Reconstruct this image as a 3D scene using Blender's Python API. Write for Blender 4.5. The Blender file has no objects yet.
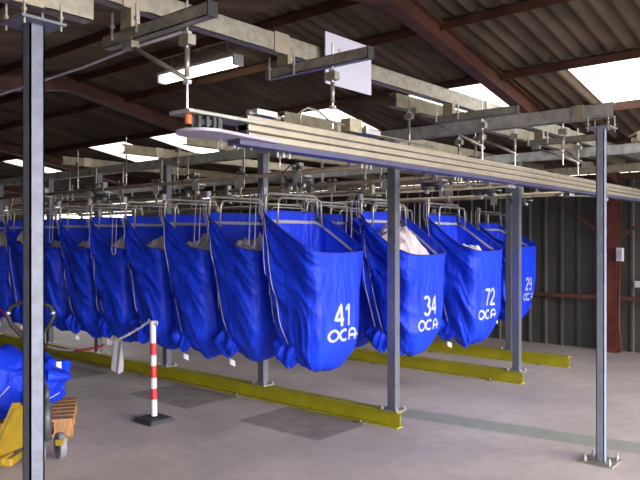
import bpy, bmesh, math, random
from mathutils import Vector, Matrix, noise
from mathutils.bvhtree import BVHTree
random.seed(7)
S = bpy.context.scene
COL = S.collection

# ------------------------------------------------------------------ camera, world, exposure
cam_d = bpy.data.cameras.new('camera')
cam = bpy.data.objects.new('camera', cam_d)
COL.objects.link(cam)
cam_d.sensor_width = 36.0
cam_d.lens = 685.0 / 640.0 * 36.0
cam_d.clip_start = 0.05
cam_d.clip_end = 400
CAM = Vector((1.671, -5.040, 1.6))
cam.location = CAM
cam.rotation_euler = (math.radians(90), 0, math.atan2(.6504, .7596))
S.camera = cam

world = bpy.data.worlds.new('sky')
S.world = world
world.use_nodes = True
wn = world.node_tree
wn.nodes.clear()
wo = wn.nodes.new('ShaderNodeOutputWorld')
wb = wn.nodes.new('ShaderNodeBackground')
wt = wn.nodes.new('ShaderNodeTexCoord')
ws = wn.nodes.new('ShaderNodeSeparateXYZ')
wr = wn.nodes.new('ShaderNodeValToRGB')
wn.links.new(wt.outputs['Generated'], ws.inputs[0])
wn.links.new(ws.outputs['Z'], wr.inputs[0])
wr.color_ramp.elements[0].position = 0.0
wr.color_ramp.elements[0].color = (1.0, .93, .86, 1)
wr.color_ramp.elements[1].position = 0.8
wr.color_ramp.elements[1].color = (.80, .86, 1.0, 1)
wn.links.new(wr.outputs[0], wb.inputs['Color'])
wd = wn.nodes.new('ShaderNodeVectorMath'); wd.operation = 'DOT_PRODUCT'      # hazy brighter sky around the low sun
wd.inputs[1].default_value = (.96, -.06, .26)
wn.links.new(wt.outputs['Generated'], wd.inputs[0])
wm = wn.nodes.new('ShaderNodeMath'); wm.operation = 'MAXIMUM'; wm.inputs[1].default_value = 0
wp = wn.nodes.new('ShaderNodeMath'); wp.operation = 'POWER'; wp.inputs[1].default_value = 7
wa = wn.nodes.new('ShaderNodeMath'); wa.operation = 'MULTIPLY_ADD'; wa.inputs[1].default_value = 24; wa.inputs[2].default_value = 3.3
wn.links.new(wd.outputs['Value'], wm.inputs[0]); wn.links.new(wm.outputs[0], wp.inputs[0]); wn.links.new(wp.outputs[0], wa.inputs[0])
wn.links.new(wa.outputs[0], wb.inputs['Strength'])
wn.links.new(wb.outputs[0], wo.inputs[0])

S.view_settings.view_transform = 'Standard'
S.view_settings.look = 'None'
S.view_settings.gamma = 1
S.view_settings.exposure = .28
S.view_settings.use_curve_mapping = False
S.cycles.max_bounces = 8
S.cycles.transparent_max_bounces = 12
S.cycles.sample_clamp_indirect = 6.0

# ------------------------------------------------------------------ helpers
def tag(o, label=None, cat=None, group=None, kind=None):
    if label: o['label'] = label
    if cat: o['category'] = cat
    if group: o['group'] = group
    if kind: o['kind'] = kind
    return o

def thing(name, loc, label, cat, group=None):
    o = bpy.data.objects.new(name, None)
    o.empty_display_size = .1
    COL.objects.link(o)
    o.location = loc
    return tag(o, label, cat, group)

class MB:
    """collects shapes in world coordinates, links them as one mesh object"""
    def __init__(self):
        self.v, self.f = [], []
    def add(self, vs, fs):
        n = len(self.v)
        self.v += [Vector(p) for p in vs]
        self.f += [tuple(i + n for i in f) for f in fs]
        return self
    def box(self, x0, x1, y0, y1, z0, z1):
        vs = [(x, y, z) for x in (x0, x1) for y in (y0, y1) for z in (z0, z1)]
        return self.add(vs, [(0, 1, 3, 2), (4, 6, 7, 5), (0, 4, 5, 1), (2, 3, 7, 6), (0, 2, 6, 4), (1, 5, 7, 3)])
    def cbox(self, c, sx, sy, sz):
        return self.box(c[0]-sx/2, c[0]+sx/2, c[1]-sy/2, c[1]+sy/2, c[2]-sz/2, c[2]+sz/2)
    def frame(self, d, up=None):
        d = d.normalized()
        up = Vector(up) if up is not None else (Vector((0, 0, 1)) if abs(d.z) < .95 else Vector((1, 0, 0)))
        a = d.cross(up).normalized()
        return a, a.cross(d).normalized()
    def bar(self, p, q, w, h, up=None):
        p, q = Vector(p), Vector(q)
        a, b = self.frame(q - p, up)
        vs = []
        for c in (p, q):
            for sa, sb in ((-1, -1), (1, -1), (1, 1), (-1, 1)):
                vs.append(c + a*sa*w/2 + b*sb*h/2)
        return self.add(vs, [(3, 2, 1, 0), (4, 5, 6, 7), (0, 1, 5, 4), (1, 2, 6, 5), (2, 3, 7, 6), (3, 0, 4, 7)])
    def tube(self, pts, r, n=8, closed=False):
        pts = [Vector(p) for p in pts]
        m = len(pts)
        vs, fs = [], []
        pa = None
        for i, p in enumerate(pts):
            if closed: d = pts[(i+1) % m] - pts[i-1]
            elif i == 0: d = pts[1] - p
            elif i == m-1: d = p - pts[i-1]
            else: d = (pts[i+1] - p).normalized() + (p - pts[i-1]).normalized()
            d.normalize()
            if pa is None: a, b = self.frame(d)
            else:
                a = pa - d * pa.dot(d)
                a.normalize()
                b = a.cross(d)
            pa = a
            rr = r[i] if isinstance(r, (list, tuple)) else r
            for k in range(n):
                t = 2*math.pi*k/n
                vs.append(p + a*math.cos(t)*rr + b*math.sin(t)*rr)
        for i in range(m if closed else m-1):
            j = (i+1) % m
            for k in range(n):
                l = (k+1) % n
                fs.append((i*n+k, i*n+l, j*n+l, j*n+k))
        if not closed:
            fs.append(tuple(range(n-1, -1, -1)))
            fs.append(tuple((m-1)*n+k for k in range(n)))
        return self.add(vs, fs)
    def cyl(self, p, q, r, n=12):
        return self.tube([p, q], r, n)
    def grid(self, nu, nv, fn, closed=False):
        vs = [fn(i, j) for j in range(nv) for i in range(nu)]
        fs = []
        for j in range(nv-1):
            for i in range(nu if closed else nu-1):
                k = (i+1) % nu
                fs.append((j*nu+i, j*nu+k, (j+1)*nu+k, (j+1)*nu+i))
        return self.add(vs, fs)
    def channel(self, axis, a0, a1, c, z0, z1, w, side, t=.004, lip=.015):
        """C section along axis 'x' or 'y'; web on the given side (-1/+1) of centre c"""
        def bx(lo, hi, zl, zh):
            if axis == 'x': self.box(a0, a1, lo, hi, zl, zh)
            else: self.box(lo, hi, a0, a1, zl, zh)
        l, h = c - w/2, c + w/2
        if side < 0:
            bx(l, l+t, z0, z1); bx(h-t, h, z0, z0+lip); bx(h-t, h, z1-lip, z1)
        else:
            bx(h-t, h, z0, z1); bx(l, l+t, z0, z0+lip); bx(l, l+t, z1-lip, z1)
        bx(l, h, z0, z0+t); bx(l, h, z1-t, z1)
        return self
    def build(self, name, mat, parent=None, smooth=False, bevel=0, label=None):
        me = bpy.data.meshes.new(name)
        if parent is not None:
            org = Vector((0, 0, 0))
            q = parent
            while q is not None:
                org += q.location
                q = q.parent
        else:
            xs = [p.x for p in self.v]; ys = [p.y for p in self.v]; zs = [p.z for p in self.v]
            org = Vector(((min(xs)+max(xs))/2, (min(ys)+max(ys))/2, min(zs)))
        me.from_pydata([tuple(p - org) for p in self.v], [], self.f)
        me.validate()
        bm = bmesh.new(); bm.from_mesh(me)
        bmesh.ops.recalc_face_normals(bm, faces=bm.faces)
        bm.to_mesh(me); bm.free()
        me.materials.append(mat)
        if smooth:
            for p in me.polygons: p.use_smooth = True
        o = bpy.data.objects.new(name, me)
        COL.objects.link(o)
        if parent is None: o.location = org
        else: o.parent = parent
        if bevel:
            m = o.modifiers.new('bevel', 'BEVEL'); m.width = bevel; m.segments = 2; m.limit_method = 'ANGLE'
        if label: o['label'] = label
        return o

def copy_tree(o, parent=None):
    c = o.copy()
    COL.objects.link(c)
    c.parent = parent
    for ch in list(o.children): copy_tree(ch, c)
    return c

# ------------------------------------------------------------------ materials
def mat(name, col, rough=.6, metal=0, var=.0, scale=6, bump=0, bscale=40, spec=.5, stretch=None, col2=None, sheen=0, coat=0):
    m = bpy.data.materials.new(name)
    m.use_nodes = True
    nt = m.node_tree
    b = nt.nodes['Principled BSDF']
    b.inputs['Roughness'].default_value = rough
    b.inputs['Metallic'].default_value = metal
    b.inputs['Specular IOR Level'].default_value = spec
    if sheen:
        b.inputs['Sheen Weight'].default_value = sheen
    if coat:
        b.inputs['Coat Weight'].default_value = coat
    b.inputs['Base Color'].default_value = (*col, 1)
    tc = nt.nodes.new('ShaderNodeTexCoord')
    mp = nt.nodes.new('ShaderNodeMapping')
    nt.links.new(tc.outputs['Object'], mp.inputs[0])
    if stretch: mp.inputs['Scale'].default_value = stretch
    if var or col2:
        n = nt.nodes.new('ShaderNodeTexNoise')
        n.inputs['Scale'].default_value = scale
        n.inputs['Detail'].default_value = 5
        nt.links.new(mp.outputs[0], n.inputs['Vector'])
        r = nt.nodes.new('ShaderNodeValToRGB')
        r.color_ramp.elements[0].position = .35
        r.color_ramp.elements[1].position = .65
        if col2:
            a, c = col, col2
        else:
            a = tuple(x*(1-var) for x in col); c = tuple(min(1, x*(1+var)) for x in col)
        r.color_ramp.elements[0].color = (*a, 1)
        r.color_ramp.elements[1].color = (*c, 1)
        nt.links.new(n.outputs['Fac'], r.inputs[0])
        nt.links.new(r.outputs[0], b.inputs['Base Color'])
    if bump:
        n2 = nt.nodes.new('ShaderNodeTexNoise')
        n2.inputs['Scale'].default_value = bscale
        n2.inputs['Detail'].default_value = 3
        nt.links.new(mp.outputs[0], n2.inputs['Vector'])
        bp = nt.nodes.new('ShaderNodeBump')
        bp.inputs['Strength'].default_value = bump
        bp.inputs['Distance'].default_value = .01
        nt.links.new(n2.outputs['Fac'], bp.inputs['Height'])
        nt.links.new(bp.outputs[0], b.inputs['Normal'])
    return m

M = {}
M['galv'] = mat('galvanized_steel', (.30, .285, .24), .4, .6, .18, 25)
M['galv_warm'] = mat('dusty_galvanized_steel', (.33, .295, .21), .48, .5, .2, 18)
M['galv_dark'] = mat('weathered_galvanized_steel', (.40, .40, .375), .45, .5, .2, 15)
M['post'] = mat('grey_blue_zinc_post', (.22, .245, .32), .5, .35, .1, 20)
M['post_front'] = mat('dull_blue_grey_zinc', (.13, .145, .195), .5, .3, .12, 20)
M['post_dark'] = mat('grey_painted_post', (.15, .16, .19), .38, .5, .1, 20)
M['alu'] = mat('cream_aluminium_profile', (.40, .355, .28), .35, .6, .08, 12)
M['violet'] = mat('violet_anodised_face', (.075, .075, .14), .4, .4, .1, 12)
M['zinc'] = mat('bright_zinc', (.62, .62, .62), .3, .8)
M['hanger'] = mat('hanger_tube_steel', (.42, .40, .33), .34, .7, .1, 20)
M['rail'] = mat('brown_rail', (.17, .13, .10), .45, .4, .25, 9)
M['black'] = mat('black_plastic', (.012, .012, .013), .6)
M['dark'] = mat('dark_machinery', (.07, .075, .085), .5, .3, .3, 20)
M['lilac'] = mat('lilac_guard_plate', (.38, .36, .45), .5, .1, .06, 12)
M['orange'] = mat('orange_plastic', (.65, .13, .03), .5)
M['white'] = mat('white_board', (.42, .42, .52), .55)
M['white_pl'] = mat('white_plastic', (.48, .46, .50), .5)
M['red_pl'] = mat('red_reflective', (.45, .012, .022), .5)
M['yellow'] = mat('olive_yellow_paint', (.27, .245, .005), .5, 0, .12, 5)
M['jack'] = mat('pallet_truck_yellow', (.27, .175, .012), .45, 0, .15, 12)
M['redox'] = mat('red_oxide_steel', (.075, .026, .015), .6, 0, .35, 4)
M['redcol'] = mat('red_oxide_column', (.10, .022, .014), .55, 0, .35, 6)
M['sheet'] = mat('fibre_cement_sheet', (.055, .037, .024), .9, 0, 0, 3.5, .3, 30, stretch=(1, .25, 1), col2=(.125, .088, .058))
M['wallm'] = mat('dark_grey_cladding', (.055, .053, .050), .5, .1, .15, 2)
M['wall_in'] = mat('pale_cladding', (.22, .21, .20), .8, 0, .15, 2)
M['tag'] = mat('white_tag', (.55, .55, .62), .7)
M['web'] = mat('grey_webbing', (.32, .30, .37), .8, 0, .1, 40)
M['rope'] = mat('grey_blue_cord', (.33, .33, .48), .75)
M['print'] = mat('silver_print', (.33, .35, .46), .6)
M['linen'] = mat('used_linen', (.48, .42, .45), .9, 0, .12, 9, .5, 25)
M['wood'] = mat('pallet_wood', (.30, .15, .06), .8, 0, .3, 8, .3, 60, stretch=(1, 6, 1))
M['rubber'] = mat('black_rubber', (.02, .022, .03), .65)
M['tyre'] = mat('grey_tyre', (.16, .16, .19), .6, 0, .1, 20)
M['ground'] = mat('yard_concrete', (.42, .39, .36), .9, 0, .1, 2)

def fabric(name, c0, c1):
    m = bpy.data.materials.new(name); m.use_nodes = True
    nt = m.node_tree
    b = nt.nodes['Principled BSDF']
    out = nt.nodes['Material Output']
    tc = nt.nodes.new('ShaderNodeTexCoord')
    n = nt.nodes.new('ShaderNodeTexNoise'); n.inputs['Scale'].default_value = 2.5; n.inputs['Detail'].default_value = 6
    nt.links.new(tc.outputs['Object'], n.inputs['Vector'])
    r = nt.nodes.new('ShaderNodeValToRGB')
    r.color_ramp.elements[0].position = .3; r.color_ramp.elements[1].position = .7
    r.color_ramp.elements[0].color = (*c0, 1); r.color_ramp.elements[1].color = (*c1, 1)
    nt.links.new(n.outputs['Fac'], r.inputs[0]); nt.links.new(r.outputs[0], b.inputs['Base Color'])
    b.inputs['Roughness'].default_value = .5
    b.inputs['Specular IOR Level'].default_value = .25
    n2 = nt.nodes.new('ShaderNodeTexNoise'); n2.inputs['Scale'].default_value = 9; n2.inputs['Detail'].default_value = 4
    n2.inputs['Distortion'].default_value = .6
    mp = nt.nodes.new('ShaderNodeMapping'); mp.inputs['Scale'].default_value = (1.6, 1.6, .45)
    nt.links.new(tc.outputs['Object'], mp.inputs[0]); nt.links.new(mp.outputs[0], n2.inputs['Vector'])
    bp = nt.nodes.new('ShaderNodeBump'); bp.inputs['Strength'].default_value = .6; bp.inputs['Distance'].default_value = .04
    nt.links.new(n2.outputs['Fac'], bp.inputs['Height']); nt.links.new(bp.outputs[0], b.inputs['Normal'])
    tr = nt.nodes.new('ShaderNodeBsdfTranslucent'); nt.links.new(r.outputs[0], tr.inputs['Color'])
    mx = nt.nodes.new('ShaderNodeMixShader'); mx.inputs[0].default_value = .12
    nt.links.new(b.outputs[0], mx.inputs[1]); nt.links.new(tr.outputs[0], mx.inputs[2])
    nt.links.new(mx.outputs[0], out.inputs['Surface'])
    return m
M['blue'] = fabric('blue_bag_nylon', (.006, .030, .56), (.009, .050, .76))
M['hem'] = mat('dark_blue_hem', (.006, .02, .33), .6)

def skylight_mat():
    m = bpy.data.materials.new('translucent_skylight'); m.use_nodes = True
    nt = m.node_tree; nt.nodes.clear()
    o = nt.nodes.new('ShaderNodeOutputMaterial')
    t = nt.nodes.new('ShaderNodeBsdfTransparent'); t.inputs[0].default_value = (.95, .92, .84, 1)
    d = nt.nodes.new('ShaderNodeBsdfTranslucent'); d.inputs[0].default_value = (.95, .92, .84, 1)
    x = nt.nodes.new('ShaderNodeMixShader'); x.inputs[0].default_value = .45
    nt.links.new(t.outputs[0], x.inputs[1]); nt.links.new(d.outputs[0], x.inputs[2]); nt.links.new(x.outputs[0], o.inputs[0])
    return m
M['sky'] = skylight_mat()

def tube_light():
    m = bpy.data.materials.new('lit_diffuser'); m.use_nodes = True
    b = m.node_tree.nodes['Principled BSDF']
    b.inputs['Base Color'].default_value = (.9, .9, .8, 1)
    b.inputs['Emission Color'].default_value = (1, .96, .72, 1)
    b.inputs['Emission Strength'].default_value = 5
    return m
M['lamp'] = tube_light()

def floor_mat():
    m = bpy.data.materials.new('worn_concrete_floor'); m.use_nodes = True
    nt = m.node_tree
    L = nt.links.new
    b = nt.nodes['Principled BSDF']
    b.inputs['Roughness'].default_value = .55
    b.inputs['Specular IOR Level'].default_value = .35
    tc = nt.nodes.new('ShaderNodeTexCoord')
    sp = nt.nodes.new('ShaderNodeSeparateXYZ')
    geo = nt.nodes.new('ShaderNodeNewGeometry')
    L(geo.outputs['Position'], sp.inputs[0])
    def math_(op, a, c, clamp=False):
        n = nt.nodes.new('ShaderNodeMath'); n.operation = op; n.use_clamp = clamp
        for i, q in enumerate((a, c)):
            if q is None: continue
            if isinstance(q, (int, float)): n.inputs[i].default_value = q
            else: L(q, n.inputs[i])
        return n.outputs[0]
    def noise_(scale, det=6, dist=0):
        n = nt.nodes.new('ShaderNodeTexNoise'); n.inputs['Scale'].default_value = scale
        n.inputs['Detail'].default_value = det; n.inputs['Distortion'].default_value = dist
        L(geo.outputs['Position'], n.inputs['Vector']); return n.outputs['Fac']
    def mixc(f, c0, c1):
        n = nt.nodes.new('ShaderNodeMix'); n.data_type = 'RGBA'
        L(f, n.inputs[0])
        for k, q in ((6, c0), (7, c1)):
            if isinstance(q, tuple): n.inputs[k].default_value = (*q, 1)
            else: L(q, n.inputs[k])
        return n.outputs[2]
    X, Y = sp.outputs['X'], sp.outputs['Y']
    def band(c, lo, hi, soft=.02):      # 1 between lo and hi
        a = math_('DIVIDE', math_('SUBTRACT', c, lo), soft, True)
        d = math_('DIVIDE', math_('SUBTRACT', hi, c), soft, True)
        return math_('MULTIPLY', a, d)
    def contrast(f, lo, hi): return math_('DIVIDE', math_('SUBTRACT', f, lo), hi - lo, True)
    n1, n2, n3 = noise_(.9, 8, .4), noise_(7, 8), noise_(40, 4)
    c = mixc(contrast(n1, .35, .65), (.33, .285, .27), (.47, .405, .375))
    c = mixc(math_('MULTIPLY', contrast(n2, .45, .7), .35), c, (.26, .225, .22))
    c = mixc(math_('MULTIPLY', contrast(n3, .4, .7), .18), c, (.55, .48, .45))
    # worn grey green walkway
    s = math_('SUBTRACT', Y, math_('ADD', math_('MULTIPLY', X, .13), .545))
    w = math_('MULTIPLY', band(s, -.19, .17, .05), band(X, -2.3, 9, .3))
    w = math_('MULTIPLY', w, math_('ADD', .5, math_('MULTIPLY', n2, .6)))
    c = mixc(w, c, (.22, .245, .20))
    # dark repair patches
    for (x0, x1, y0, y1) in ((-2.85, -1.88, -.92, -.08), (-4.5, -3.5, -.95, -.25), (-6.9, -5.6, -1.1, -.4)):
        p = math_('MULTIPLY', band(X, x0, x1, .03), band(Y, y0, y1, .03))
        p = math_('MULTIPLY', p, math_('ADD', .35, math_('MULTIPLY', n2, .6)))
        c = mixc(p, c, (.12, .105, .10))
    # slab joints
    for (co, k) in ((X, -5.15), (X, 3.1), (Y, -3.6)):
        c = mixc(math_('MULTIPLY', band(co, k, k + .02, .004), .7), c, (.07, .06, .06))
    L(c, b.inputs['Base Color'])
    bp = nt.nodes.new('ShaderNodeBump'); bp.inputs['Strength'].default_value = .15; bp.inputs['Distance'].default_value = .01
    L(n2, bp.inputs['Height']); L(bp.outputs[0], b.inputs['Normal'])
    return m
M['floor'] = floor_mat()

# ------------------------------------------------------------------ the shell
UL, UR, VN, VF = -22.0, 5.6, -8.0, 5.3
RV, RZ = -.75, 3.64                     # ridge
SF, SN = .172, .17                      # slopes
def roof_z(v): return RZ - SF*(v-RV) if v > RV else RZ - SN*(RV-v)

tag(MB().box(UL, UR, VN, VF, -.2, 0).build('floor', M['floor']), kind='structure')
tag(MB().box(-70, 60, -60, 70, -.5, -.21).build('ground', M['ground'], None), kind='structure')

PIT = .146
def corrugated(u0, u1, v0, v1, rows=2):
    n = max(4, int(round((u1-u0)/PIT*8)))
    mb = MB()
    def f(i, j):
        u = u0 + (u1-u0)*i/n
        v = v0 + (v1-v0)*j/(rows-1)
        return (u, v, roof_z(v) + .024*math.sin(2*math.pi*u/PIT))
    return mb.grid(n+1, rows, f)
SK = [(-12.7, -12.0), (-9.35, -8.25), (-7.5, -6.72), (-4.66, -3.73), (-2.75, -1.54), (-.83, 1.0), (2.6, 3.6)]
SV0, SV1 = 1.45, 2.62
roof = corrugated(UL, UR, RV, SV0)
def addgrid(m2): roof.add(m2.v, m2.f)
addgrid(corrugated(UL, UR, SV1, VF+.03))
e = UL
for a, b in SK + [(UR, None)]:
    addgrid(corrugated(e, a, SV0, SV1)); e = b
addgrid(corrugated(UL, UR, VN, RV))
tag(roof.build('ceiling', M['sheet'], smooth=True), kind='structure')
for i, (a, b) in enumerate(SK):
    tag(corrugated(a, b, SV0, SV1).build('window_%d' % (i+1), M['sky'], smooth=True), kind='structure')

def clad_back(u0, u1, z0, z1, v):
    pts = []
    u = u0
    while u < u1:
        pts += [(u, 0), (u+.19, 0), (u+.205, .03), (u+.24, .03), (u+.255, 0)]
        u += .255
    mb = MB()
    pts = [p for p in pts if p[0] <= u1]
    mb.grid(len(pts), 2, lambda i, j: (pts[i][0], v-pts[i][1], z0 if j == 0 else z1))
    n = len(pts)
    mb.grid(n, 2, lambda i, j: (pts[i][0], v+.02, z0 if j == 0 else z1))
    return mb
tag(clad_back(-10.2, UR, 0, 2.555, VF).build('wall_back', M['wallm']), kind='structure')
tag(MB().box(UL, -19.5, VF-.02, VF+.05, 0, 2.56).box(-19.5, -13.6, VF-.02, VF+.05, 2.36, 2.56).box(-13.6, -10.2, VF-.02, VF+.05, 0, 2.56).build('wall_back_far', M['wall_in']), kind='structure')
tag(MB().box(UL-.1, UL, VN, VF, 0, 3.6).build('wall_left', M['wall_in']), kind='structure')
tag(MB().box(UL, 2.2, VN-.1, VN, 0, 2.3).build('wall_front_unseen', M['wall_in']), kind='structure')  # unseen wall behind the camera, length set to keep light off the bag sides
tag(MB().box(UL, -10.2, VF-.05, VF, 0, .004).build('trim_1', M['galv_dark']), kind='structure')

# steel frame of the roof
for uc, lab in ((-1.33, 'red oxide roof rafter running down to the red wall column'),
                (-6.0, 'dark red roof rafter above the white strip light end'),
                (-10.5, 'dark red roof rafter far off at left'),
                (-15.0, 'farthest dark red roof rafter at left'),
                (3.1, 'red oxide roof rafter nearest the open side')):
    t = thing('roof_rafter', (uc, 0, 2.5), lab, 'rafter', 'roof rafters')
    for nm, v0, v1 in (('far_slope_beam', RV, 5.28), ('near_slope_beam', VN, RV)):
        mb = MB()
        for dz, w, h in ((-.075, .12, .012), (-.235, .12, .012), (-.155, .012, .15)):
            du = lambda v: -.17*max(0, (v-RV)/6.0)
            mb.bar((uc+du(v0), v0, roof_z(v0)+dz), (uc+du(v1), v1, roof_z(v1)+dz), w, h)
        mb.build(nm, M['redox'], t)
for v, lab in ((3.75, 'red oxide purlin between skylights and back wall'),
               (2.50, 'orange red purlin along the lower edge of the skylights'),
               (1.28, 'red purlin along the upper edge of the skylights'),
               (.08, 'red purlin above the beam on the right hand post'),
               (-.62, 'red oxide purlin beside the roof ridge'),
               (-1.65, 'dark purlin on the near side of the ridge'),
               (-2.9, 'dark purlin halfway down the near roof slope'),
               (-4.2, 'dark purlin over the camera side')):
    z = roof_z(v) - .03
    mb = MB().box(UL, UR, v-.03, v+.03, z-.008, z).box(UL, UR, v-.03, v-.022, z-.085, z)
    tag(mb.build('roof_purlin', M['redox']), lab, 'purlin', 'roof purlins')
tag(MB().box(-10.2, UR, 5.19, 5.26, 2.47, 2.56).build('eaves_purlin', M['redox']), 'dark red eaves purlin under the scalloped roof edge', 'purlin')

def column(u, lab):
    t = thing('steel_column', (u, 5.17, 0), lab, 'column', 'red columns along the back wall')
    MB().box(u-.075, u+.075, 5.08, 5.09, 0, 2.39).box(u-.075, u+.075, 5.23, 5.24, 0, 2.39).box(u-.005, u+.005, 5.09, 5.23, 0, 2.39).build('shaft', M['redcol'], t)
    MB().box(u-.11, u+.11, 5.05, 5.27, 0, .012).build('base_plate', M['redcol'], t)
    return t
column(-1.53, 'red oxide steel column against the dark cladding')
column(3.1, 'red oxide steel column near the open end')
tag(MB().box(-10.2, -1.61, 5.13, 5.2, .74, .80).box(-1.45, UR, 5.13, 5.2, .74, .80).build('wall_girt', M['redox']), 'dark red rail low on the back wall cladding', 'girt')
tag(MB().bar((-2.45, 5.05, 2.32), (-1.63, 5.05, 1.66), .04, .012, (0, 1, 0)).build('wall_brace', M['redox']), 'dark red diagonal brace on dark cladding left of column', 'brace', 'wall braces')
tag(MB().bar((-1.4, 5.05, 1.62), (-.5, 5.05, 2.32), .04, .012, (0, 1, 0)).build('wall_brace', M['redox']), 'dark red diagonal brace right of the red column', 'brace', 'wall braces')
t = thing('switch_box', (-1.42, 5.04, 1.3), 'pale switch box on the red column', 'switch box')
hs = MB().box(-1.44, -1.35, 5.0, 5.075, 1.30, 1.49).build('housing', M['white_pl'], t, bevel=.006)
MB().box(-1.43, -1.36, 4.993, 5.0, 1.33, 1.46).build('cover', M['web'], hs)
MB().tube([(-1.40, 5.05, 1.30), (-1.41, 5.05, .6), (-1.41, 5.05, .35), (-1.38, 5.05, .02)], .009, 8).build('cable', M['redcol'], t, smooth=True, label='red cable')
tag(MB().box(-1.25, -1.17, 5.2, 5.26, .93, 1.02).build('socket_box', M['white_pl'], bevel=.005), 'small white socket box on cladding right of the red column', 'socket')

# ------------------------------------------------------------------ posts
class bolts:
    def __init__(self, mb, pts, r=.007, h=.05, nut=.012): self.a = (pts, r, h, nut)
    def build(self, name, m, t):
        pts, r, h, nut = self.a
        for (x, y, z) in pts:
            MB().cyl((x, y, z-h/2), (x, y, z+h/2), r, 6).cyl((x, y, z-.006), (x, y, z+.006), nut, 6).build(name, m, t)

def floor_post(u, v, lab, m, w=.057, top=2.40, plate=True, bt=2.47):
    t = thing('support_post', (u, v, 0), lab, 'post')
    h = w/2
    mb = MB().box(u-h, u-h+.006, v-h, v-h+.02, .012, top).box(u-h, u+h, v+h-.006, v+h, .012, top) \
             .box(u-h, u+h, v-h, v-h+.006, .012, top).box(u+h-.006, u+h, v-h, v+h, .012, top)
    mb.build('shaft', m, t)
    MB().box(u-.11, u+.11, v-.11, v+.11, 0, .012).build('base_plate', M['galv'], t)
    bolts(MB(), [(u+a*.085, v+b*.085, .03) for a in (-1, 1) for b in (-1, 1)], .008, .06, .014).build('anchor_stud', M['zinc'], t)
    MB().box(u-.085, u+.085, v-.085, v+.085, top, top+.01).build('head_plate', m, t)
    bolts(MB(), [(u+a*.07, v+b*.07, top+.03) for a in (-1, 1) for b in (-1, 1)], .005, .1, .01).build('head_stud', M['galv'], t)
    return t
floor_post(0.0, .03, 'slim galvanized post bolted to the open floor at right', M['post'])
floor_post(-.79, -3.80, 'broad galvanized post close in front at left', M['post_front'], .056, 2.395)

ROW1 = [-1.68, -3.27, -4.85, -6.3, -7.55, -9.1, -10.6]
LAB1 = ['grey post on the end of the nearest yellow beam', 'grey post behind the bag left of number 41',
        'second grey post from the right behind the bag row', 'grey post showing left of the hanging white cloth',
        'grey post just right of the broad front post', 'far grey post left of the broad front post', 'farthest grey post on the nearest yellow beam']
def beam_post(u, v, lab, grp, top=2.47):
    t = thing('rack_post', (u, v, .14), lab, 'post', grp)
    MB().box(u-.04, u-.034, v-.035, v+.035, .152, top).box(u+.034, u+.04, v-.035, v+.035, .152, top).box(u-.035, u+.035, v-.035, v-.029, .152, top).build('shaft', M['post_dark'], t)
    MB().box(u-.09, u+.09, v-.075, v+.075, .14, .152).build('foot_plate', M['galv'], t)
    bolts(MB(), [(u+a*.075, v+b*.06, .158) for a in (-1, 1) for b in (-1, 1)], .007, .035, .012).build('foot_stud', M['zinc'], t)
    return t
for u, lab in zip(ROW1, LAB1):
    beam_post(u, -.155, lab, 'posts along the nearest yellow beam')
beam_post(-1.63, 2.19, 'grey post on the end of the middle yellow beam', 'posts along the middle yellow beam')
beam_post(-4.7, 2.19, 'grey post far along the middle yellow beam', 'posts along the middle yellow beam')
beam_post(-2.34, 3.52, 'grey post on the farthest yellow beam beside bag 29', 'posts along the farthest yellow beam')

def floor_beam(u1, u0, v, lab):
    t = thing('floor_beam', ((u0+u1)/2, v, 0), lab, 'beam', 'yellow beams on the floor')
    MB().box(u0, u1, v-.05, v+.05, 0, .01).box(u0, u1, v-.05, v+.05, .13, .14).box(u0, u1, v-.004, v+.004, .01, .13).build('beam', M['yellow'], t)
    u = u1 - .35
    while u > u0:
        MB().box(u-.04, u+.04, v-.12, v-.051, 0, .008).cyl((u, v-.09, 0), (u, v-.09, .03), .008, 6).build('floor_clip', M['galv'], t); u -= 1.6
floor_beam(-1.60, -14.5, -.17, 'long olive yellow steel beam under the front bag row')
floor_beam(-1.57, -11, 2.22, 'middle olive yellow beam ending at the grey post')
floor_beam(-1.54, -11, 3.52, 'farthest olive yellow beam near the dark back wall')

# ------------------------------------------------------------------ high beams
def xbeam(v, u0, u1, z0, z1, lab, m, clips=()):
    t = thing('cross_beam', ((u0+u1)/2, v, z0), lab, 'beam', 'beams running across the bag rows')
    MB().channel('x', u0, u1, v, z0, z1, .06, -1).build('channel', m, t)
    for c in clips:
        MB().box(c-.045, c+.045, v-.036, v-.031, z0-.005, z1+.005).build('joint_plate', M['galv_warm'], t)
    return t
xbeam(.03, -16, .09, 2.475, 2.58, 'long grey steel beam resting on the slim right hand post', M['galv_dark'],
      [-.16, -2.0, -3.5, -4.9, -5.9, -6.75, -7.6, -8.7, -10.2, -12.0])
xbeam(2.3, -12, 1.3, 2.475, 2.58, 'second grey steel beam behind the slim right hand post', M['galv_dark'], [-1.1, -2.8])
xbeam(3.62, -12, -.6, 2.42, 2.52, 'third steel beam nearest the red column', M['galv_warm'])

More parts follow.
